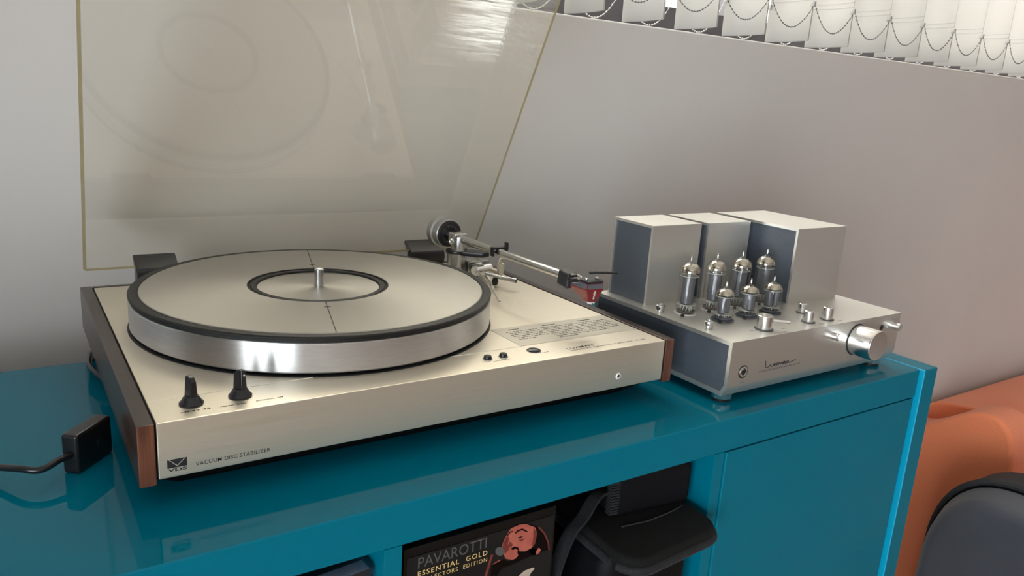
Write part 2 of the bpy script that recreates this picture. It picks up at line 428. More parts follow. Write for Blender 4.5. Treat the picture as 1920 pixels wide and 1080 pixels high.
for k in range(3):
    add('pane', MB().box(WX0 + .05 + k * 1.14, WX0 + 1.14 + k * 1.14, YB + T - .034, YB + T - .030, SILL + .062, WZ1 - .06), 'pane', w1, smooth=0)
dr = MB()
DB = [DY0, DY0 + .87, DY0 + 1.76, DY1 - .08]
for y in DB: dr.box(XL - .16, XL - .09, y, y + .085, DZ0, DZ1, .004)
dr.box(XL - .16, XL - .09, DY0, DY1, DZ0, DZ0 + .10, .004); dr.box(XL - .16, XL - .09, DY0, DY1, DZ1 - .09, DZ1, .004)
d1 = struct('door_1', dr, 'frame')
for ya, yb in zip(DB[:-1], DB[1:]):
    add('pane', MB().box(XL - .128, XL - .122, ya + .085, yb, DZ0 + .1, DZ1 - .09), 'pane', d1, smooth=0)
struct('baseboard_back', MB().box(XL, XR, YB - .014, YB - 0.0002, 0, .09, .003), 'sill')

# ================================================================== teal cabinet
ZCAB = -0.0637
cab = thing('media_cabinet', 'turquoise high gloss cabinet under the turntable and amplifier', 'cabinet', (0, 0, 0))
CX0, CX1 = -0.62, 0.8485
CYF, CYB = -0.066, 0.332
SHZ = -0.265
add('top_panel', MB().box(CX0, CX1, CYF, CYB, Z(ZCAB - .0352), Z(ZCAB), .0011, 1), 'gloss', cab)
ep = add('side_panel', MB().box(.8512, .8805, CYF - .0046, CYB, 0.0, Z(ZCAB + .0002), .0010, 1), ['gloss', 'cyan_lit'], cab)
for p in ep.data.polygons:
    if p.normal.x < -.5: p.material_index = 1  # left edge painted as if caught by daylight
add('side_panel', MB().box(CX0 - .032, CX0 - .0025, CYF - .0035, CYB, 0.0, Z(ZCAB + .0002), .0010, 1), 'gloss', cab)
add('back_panel', MB().box(CX0, CX1, CYB - .012, CYB - .001, .06, Z(ZCAB - .036)), 'gloss_in', cab, smooth=0)
add('bottom_panel', MB().box(CX0, CX1, CYF + .006, CYB - .013, .06, .09, .001), 'gloss_in', cab)
add('plinth', MB().box(CX0, CX1, CYF + .02, CYB - .02, 0.0, .0595), 'satin', cab)
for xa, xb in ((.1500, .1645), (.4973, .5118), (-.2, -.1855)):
    add('divider', MB().box(xa, xb, CYF + .0012, CYB - .0125, .0905, Z(ZCAB - .0357), .0008), ['gloss', 'cyan_lit'], cab)
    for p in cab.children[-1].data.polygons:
        if abs(p.normal.x) > .5: p.material_index = 1  # side light put into the colour of these faces
add('shelf', MB().box(.165, .4968, CYF + .01, CYB - .0125, Z(SHZ - .018), Z(SHZ), .001), 'gloss_in', cab)
add('shelf', MB().box(-.185, .1495, CYF + .01, CYB - .0125, Z(-.1575), Z(-.1395), .001), 'gloss_in', cab)
add('door', MB().box(.5128, .8455, CYF - .0002, CYF + .018, .095, Z(-.1002), .0010, 1), 'gloss', cab)
add('door', MB().box(CX0 + .003, -.2015, CYF - .0002, CYF + .018, .095, Z(-.1002), .0010, 1), 'gloss', cab)

# ================================================================== turntable
W, D, TC = 0.491, 0.3903, 0.0112
tt = thing('turntable', 'silver record player with wooden side cheeks and raised clear lid', 'turntable', (0, 0, ZO))
dk = MB().box(TC + .0012, W - TC - .0012, 0.0, .3835, -.0413, 0.0, .0009, 2)
deck = add('deck', dk, 'deck', tt)
add('groove_highlight', MB().box(TC + .0012, .3322, .0402, .0409, -.0002, .0003, .0001), 'pale', deck)  # pale strip painted as the highlight along the deck line
for x0, x1 in ((0.0, TC), (W - TC, W)):
    ck = add('side_cheek', MB().box(x0, x1, -.0012, D, -.0445, .0006, .0012, 2), ['wood', 'woodend'], tt, 'dark wooden side cheek with a redder front end')
    for p in ck.data.polygons:
        if p.normal.y < -.5: p.material_index = 1
add('back_rail', MB().box(TC, W - TC, .3838, D, -.0445, .0004, .0008), 'wood', tt)
# tapered black underside
lo = [(.030, .030), (.448, .030), (.448, .360), (.030, .360)]; hi = [(.0125, .014), (W - .0125, .014), (W - .0125, .386), (.0125, .386)]
ub = MB(); bm = ub.bm
r0 = [bm.verts.new((x, y, -.0416)) for x, y in hi]; r1 = [bm.verts.new((x, y, -.0470)) for x, y in hi]; r2 = [bm.verts.new((x, y, -.0608)) for x, y in lo]
for a, b in ((r0, r1), (r1, r2)):
    for k in range(4): bm.faces.new((a[k], a[(k + 1) % 4], b[(k + 1) % 4], b[k]))
bm.faces.new(r0); bm.faces.new(r2)
add('base', ub, 'underside', tt, 'black tapered underside')
for x, y in ((.08, .06), (.415, .06), (.08, .30), (.415, .30)):
    add('foot', MB().cyl((x, y, ZCAB + .0001), (x, y, -.0606), .02, .018, 32, .001), 'rubber', tt)

# platter
PC = Vector((.1953, .2014, 0))
def PL(z=0): return Matrix.Translation((0, 0, z))
add('platter_well', MB().lathe([(.10, .0), (.1728, .0), (.1726, .0003), (.10, .0003)], None, 120), 'satin', deck, 'black ring under the platter edge', loc=PC)
plat = add('platter', MB().lathe([(0, .002), (.166, .002), (.1698, .0022), (.1712, .0036), (.1712, .0262), (.1706, .0274), (.1690, .0278), (.0, .0278)], seg=160), 'platter', tt, loc=PC, smooth=40)
add('mat_ring', MB().lathe([(.1600, .0279), (.1700, .0279), (.1702, .0300), (.1712, .0306), (.1714, .0322), (.1704, .0331), (.1640, .0333), (.1632, .0326), (.1625, .0326), (.1600, .0326)], seg=160), 'rubber', plat, 'black rubber outer ring')
add('top_disc', MB().lathe([(.0682, .0280), (.0682, .0334), (.1618, .0336), (.1625, .0330), (.1625, .0280)], seg=160), 'disc', plat)
add('inner_ring', MB().lathe([(.0592, .0280), (.0592, .0322), (.0600, .0330), (.0642, .0328), (.0650, .0318), (.0664, .0318), (.0670, .0334), (.0680, .0334), (.0680, .0280)], seg=120), 'rubber', plat, 'black rubber inner ring')
add('label_disc', MB().lathe([(.0, .0280), (.0, .0310), (.0588, .0310), (.0590, .0305), (.0590, .0280)], seg=120), 'disc', plat)
add('spindle', MB().lathe([(.0046, .0311), (.0046, .0480), (.0038, .0492), (.0026, .0496), (0, .0496)], seg=32), 'steel', plat, smooth=25)
ang = math.radians(75.3); ca, sa = math.cos(ang), math.sin(ang)
for s in (1, -1):
    mk = MB()
    RM = Matrix.Rotation(ang + (0 if s > 0 else PI), 4, 'Z')
    mk.box(.0684, .1615, -.00042, .00042, .0335, .03365, mat=RM)
    mk.box(.0842, .0860, -.0028, .0028, .0335, .03368, mat=RM)
    add('marker_line', mk, 'ink', plat)

# printed lettering on the deck and front
MTop = M_TOP(0.0)
text('lettering', 'off 33 45', .0297, .0108, MTop, .0198, .0026, 'ink', deck, bold=.018)
text('lettering', 'repeat  auto', .0563, .0104, MTop, .0176, .0022, 'ink', deck, bold=.018)
text('lettering', 'autocut. off', .0810, .0107, MTop, .0200, .0022, 'ink', deck, bold=.018)
text('lettering', 'LUXMAN', .3690, .0152, MTop, .0310, .0046, 'ink', deck, bold=.01)
text('lettering', 'QUARTZ PLL AUTOMATIC TURNTABLE   PD-300', .3690, .0108, MTop, .0935, .0022, 'ink', deck, bold=.018)
text('lettering', 'up/start', .2950, .0148, MTop, .010, .0013, 'ink', deck, bold=.018)
text('lettering', 'manual  pump', .2860, .0145, MTop, .0085, .0013, 'ink', deck, bold=.018)
text('lettering', 'on/off', .3385, .0170, MTop, .0095, .0015, 'ink', deck, bold=.018)
MFr = M_FRONT(0.0)
text('lettering', 'VACUUM DISC STABILIZER', .0362, -.0359, MFr, .0512, .0029, 'ink', deck, space=1.1, bold=.004)
# emblem: black badge with pale chevron, VDS beneath
em = MB()
F = lambda u, v, d: Vector((u, -d, v))
em.prism([(.0180, -.0279), (.0306, -.0279), (.0306, -.0341), (.0180, -.0341)], F, .00002, .0001)
ebo = add('emblem', em, 'ink', deck, 'small black badge with a pale V')
chv = MB()
chv.prism([(.0188, -.0279), (.0194, -.0279), (.0243, -.0326), (.0293, -.0279), (.0299, -.0279), (.0246, -.0331), (.0240, -.0331)], F, .0001, .00016)
add('chevron', chv, 'deck', ebo)
text('lettering', 'VDS', .0182, -.0368, MFr, .0123, .0021, 'ink', ebo, bold=.03)
# instruction label
lab = add('instruction_label', MB().box(.3322, .4770, .0405, .0952, .0, .00025), 'label', tt, 'foil label with three columns of small print')
tx = MB(); rr = random.Random(3)
for c, (x0, x1) in enumerate(((.342, .380), (.384, .4245), (.4285, .4700))):
    tx.box(x0 + .006, x0 + .006 + (.013, .016, .018)[c], .0865, .0882, .00025, .00032)
    nl = (6, 8, 7)[c]
    for k in range(nl):
        y = .0805 - k * .0046; x = x0
        xe = x1 if k < nl - 1 else x0 + (x1 - x0) * .55
        while x < xe:
            w = rr.uniform(.0012, .0052)
            tx.box(x, min(x + w, x1), y, y + .0013, .00025, .00032)
            x += w + .0011
add('small_print', tx, 'ink', lab)
# rotary knobs with a blade grip
def knob(name, x, y, rz):
    M = Matrix.Translation((x, y, 0)) @ Matrix.Rotation(rz, 4, 'Z')
    mb = MB().lathe([(0, .0004), (.0083, .0004), (.0084, .0012), (.0068, .0030), (.0052, .0058), (.0040, .0064), (0, .0064)], M, 40)
    # grip blade: tapered, slanted top
    prof = [(-.0058, .0015), (.0058, .0015), (.0044, .0065), (.0042, .0172), (.0022, .0200), (-.0014, .0212), (-.0036, .0205), (-.0044, .0065)]
    mb.prism(prof, lambda u, v, d: M @ Vector((d * (1.0 - .25 * (v > .01)), u, v)), -.0026, .0026, .0007, 2)
    k = add(name, mb, 'black', tt)
    add('pointer_mark', MB().cyl(M @ Vector((0, -.0036, .0168)), M @ Vector((0, -.0046, .0172)), .0006, seg=10), 'white', k)
    return k
knob('rotary_knob', .0396, .0252, PI + .35)
knob('rotary_knob', .0734, .0253, .55)
for x, y in ((.2849, .0228), (.3011, .0224)):
    b = add('push_button', MB().lathe([(0, 0), (.0036, 0), (.0036, .0022), (.0030, .0032), (0, .0034)], Matrix.Translation((x, y, .0001)), 28), 'black', tt)
    add('bezel', MB().lathe([(.0038, 0), (.0046, 0), (.0044, .0004), (.0038, .0004)], Matrix.Translation((x, y, .0001)), 28), 'chrome', b)
b = add('start_button', MB().lathe([(0, 0), (.0060, 0), (.0062, .0006), (.0056, .0013), (.0032, .0020), (0, .0022)], Matrix.Translation((.3364, .0252, .0001)), 40), 'black', tt, 'large glossy black button')
add('bezel', MB().lathe([(.0063, 0), (.0071, 0), (.0069, .0004), (.0063, .0004)], Matrix.Translation((.3364, .0252, .0001)), 40), 'chrome', b)
MY = lambda x, z, y=0.0: Matrix.Translation((x, y, z)) @ Matrix.Rotation(PI / 2, 4, 'X')
b = add('indicator_lamp', MB().lathe([(0, .0001), (.0018, .0001), (.0014, .0006), (0, .0008)], MY(.4205, -.0288), 24), 'redled', tt, 'dark red indicator lens')
add('bezel', MB().lathe([(.0018, .0001), (.0020, .0010), (.0034, .0001)], MY(.4205, -.0288), 28), 'white', b)

# hinges
for xa, xb in ((.0545, .0985), (.3865, .4360)):
    pr = [(.3835, .0006), (.3818, .0085), (.3830, .0150), (.3850, .0180), (.4070, .0292), (.4090, .0262), (.3980, .0145), (.3990, .0006)]
    add('hinge', MB().prism(pr, lambda u, v, d: Vector((d, u, v)), xa, xb, .0012, 2), 'black', tt, 'black plastic lid hinge')

# clear lid, swung open 63 degrees from the horizontal
th = math.radians(63.07)
CXL, CXR, CY0, CZ0, CDp, CLn, CT = .0044, .4880, .3917, .0171, .0894, .386, .0032
lid = MB(); bm = lid.bm
def ringv(i, zz):   # local frame: x along width, y along the lid, z from the rim to the top sheet
    return [bm.verts.new((CXL + i, 0 + i, zz)), bm.verts.new((CXR - i, 0 + i, zz)), bm.verts.new((CXR - i, CLn - i, zz)), bm.verts.new((CXL + i, CLn - i, zz))]
o0, o1 = ringv(0, 0), ringv(0, CDp); i0, i1 = ringv(CT, 0), ringv(CT, CDp - CT)
for v_ in (o1[0], o1[3], i1[0], i1[3]): v_.co.x += .0085      # the left wall of the lid leans inwards a little
bm.faces.new(o1); bm.faces.new(list(reversed(i1)))
for k in range(4):
    k2 = (k + 1) % 4
    bm.faces.new((o0[k], o0[k2], o1[k2], o1[k])); bm.faces.new((i0[k2], i0[k], i1[k], i1[k2]))
    f = bm.faces.new((o0[k2], o0[k], i0[k], i0[k2])); f.material_index = 1
oe = [e for e in bm.edges if (e.verts[0] in o1 and e.verts[1] in o1) or ({e.verts[0], e.verts[1]} in [{a_, b_} for a_, b_ in zip(o0, o1)])]
bmesh.ops.bevel(bm, geom=oe, offset=.0026, segments=3, profile=.5, affect='EDGES')
cover = add('dust_cover', lid, ['cover', 'coveredge'], tt, 'clear yellowed plastic lid, scratched', smooth=0)
u = Vector((0, -math.cos(th), math.sin(th))); n = Vector((0, math.sin(th), math.cos(th)))
cover.matrix_local = Matrix(((1, 0, 0, 0), (0, u.y, n.y, CY0), (0, u.z, n.z, CZ0), (0, 0, 0, 1)))

# tonearm --------------------------------------------------------------
AP = Vector((.4100, .3040, 0)); AZ = .0500
arm = add('tonearm', MB().tube([(.4132, .3440, AZ), (.4118, .2980, AZ), (.4150, .1900, AZ - .0002), (.4195, .0980, AZ - .0005)], [.0054, .0052, .0046, .0043], 24), 'armsteel', tt, 'parked chrome tonearm')
add('pillar', MB().lathe([(0, .0), (.0175, .0), (.0175, .003), (.0130, .004), (.0130, .0145), (.0122, .0150), (.0122, .0315), (0, .0315)], Matrix.Translation(AP), 40), 'armsteel', arm)
yk = MB().lathe([(0, .0356), (.0108, .0356), (.0108, .0520), (.0100, .0540), (0, .0540)], Matrix.Translation((AP.x + .0012, AP.y - .003, 0)), 40)
yk.box(AP.x - .0085, AP.x + .0100, AP.y - .0080, AP.y + .0100, .0440, .0568, .0022, 3)
add('bearing_yoke', yk, 'armsteel', arm)
add('bearing_screw', MB().lathe([(0, .0), (.0042, .0), (.0042, .0022), (.0026, .0032), (.0018, .0022), (0, .0022)], Matrix.Translation((AP.x - .0092, AP.y - .003, .0470)) @ Matrix.Rotation(-PI / 2, 4, 'Y'), 24), 'steel', arm)
cm = Matrix.Translation((.4140, .3330, AZ)) @ Matrix.Rotation(-PI / 2, 4, 'X')
cw = add('counterweight', MB().lathe([(.0150, .0012), (.0174, .0004), (.0181, .0010), (.0183, .0024), (.0183, .0130), (.0205, .0140), (.0207, .0235), (.0195, .0252), (0, .0252)], cm, 56), 'cwmetal', arm)
add('dial', MB().lathe([(.0052, -.0010), (.0128, -.0016), (.0166, .0000), (.0175, .0010), (.0052, .0016)], cm, 48), 'black', arm, 'black tracking force dial')
tk = MB()
for k in range(30):
    a = 2 * PI * k / 30
    L_ = .0022 if k % 3 else .0036
    tk.box(.0122 - L_, .0122, -.00018, .00018, -.00195, -.0013, mat=cm @ Matrix.Rotation(a, 4, 'Z'))
add('dial_scale', tk, 'greyink', arm)
# lift platform
lp = MB()
lp.lathe([(0, .0318), (.0142, .0318), (.0146, .0330), (.0142, .0352), (0, .0352)], Matrix.Translation(AP), 40)
lp.prism([(.4050, .2945), (.4165, .2830), (.4290, .2722), (.4405, .2760), (.4425, .2850), (.4300, .2960), (.4180, .3060)], lambda a, b_, d: Vector((a, b_, d)), .0300, .0362, .0014, 2)
add('lift_bar', lp, 'black', arm, 'black cueing lift bar')
# cueing gear box with cylinder, lever, rod
cg = MB().box(.4190, .4500, .2900, .3120, .0, .0225, .002, 2)
cg.box(.4260, .4330, .2760, .2920, .0, .0180, .0015, 2)
add('cueing_block', cg, 'armsteel', arm)
cyl = MB().cyl((.4180, .2730, .0140), (.4440, .2790, .0140), .0070, seg=36, bev=.0008)
add('damper_cylinder', cyl, 'steel', arm)
add('damper_screw', MB().cyl((.4172, .2728, .0140), (.4184, .2731, .0140), .0034, seg=20), 'steel', arm)
add('cueing_lever', MB().tube([(.4290, .2640, .0130), (.4360, .2380, .0125), (.4455, .2205, .0120)], [.0024, .0026, .0029], 14), 'armsteel', arm)
add('lever_knob', MB().lathe([(0, 0), (.0030, .001), (.0042, .005), (.0030, .009), (0, .010)], Matrix.Translation((.4330, .2480, .0008)), 20), 'black', arm)
add('lift_rod', MB().tube([(.4130, .2560, .0180), (.4040, .2150, .0130), (.3870, .1660, .0055), (.3876, .1640, .0062)], .00085, 8), 'steel', arm)
add('lift_rod', MB().tube([(.4240, .2520, .0120), (.4190, .2330, .0060), (.4150, .2250, .0050)], [.0010, .0012, .0026], 10), 'steel', arm)
rs = MB().box(.4395, .4470, .2500, .2560, .0150, .0270, .001, 2).box(.4400, .4465, .2505, .2920, .0120, .0165, .001, 2)
add('arm_rest_post', rs, 'deck', arm)
cl = MB().box(.4050, .4270, .2130, .2185, .0535, .0560, .0007)
cl.box(.4240, .4262, .2125, .2190, .0535, .0610, .0006); cl.box(.4050, .4078, .2128, .2188, .0455, .0560, .0006)
cl.box(.4225, .4262, .2125, .2190, .0420, .0540, .0006)
add('arm_clip', cl, 'black', arm)
rp = MB().tube([(.4240, .2160, .0430), (.4330, .2380, .0380), (.4425, .2530, .0260)], .0022, 10)
add('arm_rest', rp, 'steel', arm)
# headshell collar
hd = Vector((.4195, .0980, AZ - .0005)); HX = -.0052
hs = MB().box(-.0068, .0068, -.0165, .0010, -.0098, .0072, .0026, 3, mat=Matrix.Translation(hd) @ Matrix.Rotation(.14, 4, 'X') @ Matrix.Rotation(.05, 4, 'Z'))
add('headshell_collar', hs, 'satin', arm)
hk = MB()
for k in range(4):
    z = AZ + .004 - k * .0042
    hk.tube([(.4165 + k * .0015, .0800, z), (.4185 + k * .0015, .0730, z + .0012), (.4215 + k * .0012, .0690, z - .001)], .0010, 8)
add('lead_wire', hk, 'chrome', arm)
plt = MB().box(.4255, .4450, .0560, .0770, .0488, .0512, .0006, 2)
plt.box(.4185, .4300, .0735, .0820, .0470, .0510, .0008, 2)
add('headshell_plate', plt, 'satin', arm, loc=(HX, 0, 0))
for x, y in ((.4290, .0640), (.4425, .0640)):
    add('mounting_screw', MB().cyl((x, y, .0511), (x, y, .0535), .0020, seg=16, bev=.0004), 'chrome', arm, loc=(HX, 0, 0))
fl = MB().box(.4405, .4470, .0625, .0650, .0498, .0512, .0004).tube([(.4360, .0690, .0570), (.4420, .0660, .0576), (.4680, .0630, .0560), (.4690, .0628, .0548)], [.0016, .0014, .0012, .0010], 8)
add('finger_lift', fl, 'satin', arm, loc=(HX, 0, 0))
# red cartridge: wedge tapering down to the stylus
ct = MB(); bm = ct.bm
tp = [(.4262, .0580), (.4445, .0560), (.4455, .0760), (.4272, .0790)]
md = [(.4250, .0570), (.4450, .0550), (.4460, .0770), (.4225, .0850)]
bt = [(.4305, .0598), (.4400, .0590), (.4400, .0660), (.4310, .0680)]
v0 = [bm.verts.new((x, y, .0486)) for x, y in tp]; v1 = [bm.verts.new((x, y, .0425)) for x, y in md]; v2 = [bm.verts.new((x, y, .0285)) for x, y in bt]
bm.faces.new(v0)
for a, b_, mi in ((v0, v1, 1), (v1, v2, 0)):
    for k in range(4):
        f = bm.faces.new((a[k], a[(k + 1) % 4], b_[(k + 1) % 4], b_[k])); f.material_index = mi
bm.faces.new(v2)
bmesh.ops.bevel(bm, geom=list(bm.edges), offset=.0006, segments=2, profile=.5, affect='EDGES')
crt = add('cartridge', ct, ['red', 'greyplastic'], arm, 'red wedge-shaped cartridge with grey top', smooth=30, loc=(HX, 0, 0))
add('stylus', MB().tube([(.4350, .0625, .0292), (.4352, .0600, .0262)], .0007, 8).box(.4318, .4330, .0600, .0640, .0268, .0292, .0003).box(.4376, .4388, .0600, .0640, .0268, .0292, .0003), 'white', arm, loc=(HX, 0, 0))
# maker's name running up the front of the cartridge
fA = Vector((.4250, .0570, .0425)); fB = Vector((.4450, .0550, .0425)); fC = Vector((.4305, .0598, .0285)); fD = Vector((.4400, .0590, .0285))
ctop = (fA + fB) / 2; cbot = (fC + fD) / 2
up = (ctop - cbot).normalized(); nx = (fB - fA).normalized(); nrm = nx.cross(up).normalized()
MLg = Matrix.Translation((HX, 0, 0)) @ Matrix((( up.x, -nx.x, nrm.x, cbot.x), (up.y, -nx.y, nrm.y, cbot.y), (up.z, -nx.z, nrm.z, cbot.z), (0, 0, 0, 1)))
text('lettering', 'ortofon', .0035, -.0012, MLg, .0098, .0026, 'white', arm, ext=.00012, bold=.02)

# ================================================================== valve amplifier
AO = Vector((.5271, -.0435, .0047 + ZO))
AW, AD = .297, .2113
amp = thing('valve_amplifier', 'silver and slate valve amplifier beside the turntable', 'amplifier', AO, 0.002)
out = [(0, 0), (0, -.0470), (.0060, -.0585), (AD, -.0585), (AD, 0)]
inn = [(.0042, -.0042), (.0042, -.0462), (.0085, -.0545), (AD - .004, -.0545), (AD - .004, -.0042)]
sh = MB(); bm = sh.bm
oa = [bm.verts.new((0, y, z)) for y, z in out]; ob = [bm.verts.new((AW, y, z)) for y, z in out]
ia = [bm.verts.new((0, y, z)) for y, z in inn]; ib = [bm.verts.new((AW, y, z)) for y, z in inn]
for k in range(5):
    k2 = (k + 1) % 5
    bm.faces.new((oa[k], oa[k2], ob[k2], ob[k])); bm.faces.new((ia[k2], ia[k], ib[k], ib[k2]))
    bm.faces.new((oa[k2], oa[k], ia[k], ia[k2])); bm.faces.new((ob[k], ob[k2], ib[k2], ib[k]))
bmesh.ops.bevel(bm, geom=[e for e in bm.edges if e.calc_face_angle(0) > .3], offset=.0005, segments=2, profile=.5, affect='EDGES')
chas = add('chassis', sh, 'silver', amp)
add('side_panel', MB().prism([(y + (.0001 if y < .1 else -.0001), z) for y, z in inn], lambda u_, v_, d: Vector((d, u_, v_)), .0022, AW - .0022), 'slate', amp, 'dark slate side panel')
for x, y in ((.0155, .0185), (AW - .0155, .0185), (.0155, AD - .02), (AW - .0155, AD - .02)):
    ft = add('foot', MB().lathe([(0, -.0585), (.0100, -.0585), (.0112, -.0600), (.0112, -.0652), (.0104, -.0658), (0, -.0658)], Matrix.Translation((x, y, 0)), 36), 'chrome', amp)
    add('foot_pad', MB().lathe([(0, -.0658), (.0100, -.0658), (.0100, -.0683), (0, -.0683)], Matrix.Translation((x, y, 0)), 36), 'rubber', ft)
BH = .0912
def tcover(x0, x1, y0, y1, label):
    t = .0030
    mb = MB(); bm = mb.bm
    o_ = [(y0, 0), (y1, 0), (y1, BH), (y0, BH)]; i_ = [(y0 + t, 0.0), (y1 - t, 0.0), (y1 - t, BH - t), (y0 + t, BH - t)]
    a = [bm.verts.new((x0, y, z)) for y, z in o_]; b_ = [bm.verts.new((x1, y, z)) for y, z in o_]
    c = [bm.verts.new((x0, y, z)) for y, z in i_]; d = [bm.verts.new((x1, y, z)) for y, z in i_]
    for k in (1, 2, 3):
        k2 = (k + 1) % 4
        bm.faces.new((a[k], a[k2], b_[k2], b_[k])); bm.faces.new((c[k2], c[k], d[k], d[k2]))
        bm.faces.new((a[k2], a[k], c[k], c[k2])); bm.faces.new((b_[k], b_[k2], d[k2], d[k]))
    bmesh.ops.bevel(bm, geom=[e for e in bm.edges if e.calc_face_angle(0) > .3 and min(v.co.z for v in e.verts) > .001 or (len(e.link_faces) == 2 and e.calc_face_angle(0) > .3)], offset=.0004, segments=2, profile=.5, affect='EDGES')
    o = add('transformer_cover', mb, 'silver', amp, label)
    add('side_panel', MB().box(x0 + .0016, x1 - .0016, y0 + t, y1 - t, 0.0002, BH - t), 'slate', o, 'dark slate recessed side')
    cx, cy = (x0 + x1) / 2, (y0 + y1) / 2 + .006
    text('lettering', 'LUXMAN', cx - .010, cy - .002, M_TOP(BH), .020, .003, 'label', o, ext=.00008)
tcover(.0145, .0915, .1410, .2070, 'silver transformer cover nearest the turntable')
tcover(.1020, .1755, .1395, .2070, 'middle silver transformer cover')
tcover(.1895, .2840, .0805, .2070, 'deepest silver transformer cover')
# valve sockets
TALL = [(.0345, .0980), (.0770, .0985), (.1200, .0990), (.1635, .0995)]
SHORT = [(.0545, .0625), (.0945, .0625), (.1345, .0628)]
def socket(x, y, r, white):
    s = add('valve_socket', MB().lathe([(r * .55, .0002), (r + .0016, .0002), (r + .0018, .0012), (r * .6, .0014), (r * .55, .0002)], Matrix.Translation((x, y, 0)), 36), 'ceramic' if white else 'greyplastic', amp)
    for a in (.5, .5 + PI):
        add('socket_screw', MB().cyl((x + (r + .0038) * math.cos(a), y + (r + .0038) * math.sin(a) - .001, .0002), (x + (r + .0038) * math.cos(a), y + (r + .0038) * math.sin(a) - .001, .0022), .0021, seg=18, bev=.0005), 'black', s)
for x, y in TALL: socket(x, y, .0108, True)
for x, y in SHORT: socket(x, y, .0108, False)
# knobs and posts on the top
def tknob(name, x, y, r, h, mat='silverknob', lab=None):
    k = add(name, MB().lathe([(0, .0), (r, .0), (r, h - .0007), (r - .0007, h), (0, h)], None, 40), mat, amp, lab, loc=(x, y, .0009))
    add('collar', MB().lathe([(0, -.0006), (r + .0018, -.0006), (r + .0016, .0), (0, .0)], None, 40), 'greyplastic', k)
    return k
sel = tknob('selector_knob', .0715, .0205, .0082, .0145, lab='turned selector knob with a side lever')
add('lever', MB().cyl((.0065, -.0045, .0082), (.0215, -.0155, .0078), .0021, .0019, 18, .0004), 'silverknob', sel)
tknob('bass_knob', .1445, .0190, .0058, .0125); tknob('treble_knob', .1762, .0175, .0060, .0137)
tknob('balance_knob', .1728, .0480, .0050, .0105)
for x, y in ((.0158, .0468), (.0115, .1145)):
    p = add('bias_post', MB().lathe([(0, .0), (.0050, .0), (.0050, .0070), (.0043, .0078), (.0028, .0078), (.0026, .0066), (0, .0066)], Matrix.Translation((x, y, .0002)), 30), 'steel', amp)
    add('post_slot', MB().cyl((x - .0042, y - .0030, .0045), (x - .0030, y - .0022, .0045), .0012, seg=14), 'black', p)
sc = MB()
for x0, y0, L_ in ((.050, .0205, .012), (.0770, .0045, .012), (.0905, .0120, .009), (.150, .0085, .008), (.182, .0080, .009), (.183, .0475, .006)):
    sc.box(x0, x0 + L_, y0, y0 + .0007, .0, .00008)
o_ = add('top_marking', sc, 'greyink', amp); o_['kind'] = 'stuff'
# front controls
vk = add('volume_knob', MB().lathe([(0, .0008), (.0172, .0008), (.0175, .0014), (.0175, .0255), (.0166, .0268), (.0160, .0266), (0, .0264)], Matrix.Rotation(PI / 2, 4, 'X'), 72), 'silverknob_y', amp, 'large turned volume knob', loc=(.2120, 0, -.0230))
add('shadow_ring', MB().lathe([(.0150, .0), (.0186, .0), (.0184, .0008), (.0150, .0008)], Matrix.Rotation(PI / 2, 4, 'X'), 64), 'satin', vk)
for x, z, r, h in ((.1655, -.0131, .0040, .0075), (.2843, -.0143, .0045, .0095)):
    add('push_knob', MB().lathe([(0, .0), (r, .0), (r, h - .0008), (r - .0008, h), (0, h)], MY(x, z), 32), 'silverknob_y' if r > .0044 else 'chrome', amp)
add('remote_window', MB().lathe([(0, .0002), (.0034, .0002), (.0030, .0006), (0, .0007)], MY(.2600, -.0143), 28), 'satin', amp)
add('power_lamp', MB().lathe([(0, .0), (.0012, .0), (.0009, .0010), (0, .0012)], MY(.2712, -.0147), 18), 'white', amp)
jk = add('headphone_jack', MB().lathe([(.0034, .0), (.0060, .0), (.0058, .0010), (.0044, .0014), (.0034, .0010)], MY(.0214, -.0335), 36), 'chrome', amp)
add('jack_bore', MB().lathe([(0, .0003), (.0035, .0003), (.0035, .0006), (0, .0006)], MY(.0214, -.0335), 30), 'satin', jk)
add('jack_ring', MB().lathe([(.0058, .0), (.0070, .0), (.0068, .0005), (.0058, .0005)], MY(.0214, -.0335), 36), 'satin', jk)
text('lettering', 'VACUUM TUBE INTEGRATED AMPLIFIER SQ-N100', .0462, -.0384, MFr, .0672, .0019, 'ink', chas)
text('lettering', 'PHONES', .0175, -.0455, MFr, .0085, .0012, 'greyink', chas)
text('lettering', 'VOLUME', .1985, -.0434, MFr, .0095, .0012, 'greyink', chas)
text('lettering', 'MUTE', .1620, -.0070, MFr, .0075, .0011, 'greyink', chas)
text('lettering', 'POWER', .2800, -.0075, MFr, .0095, .0011, 'greyink', chas)
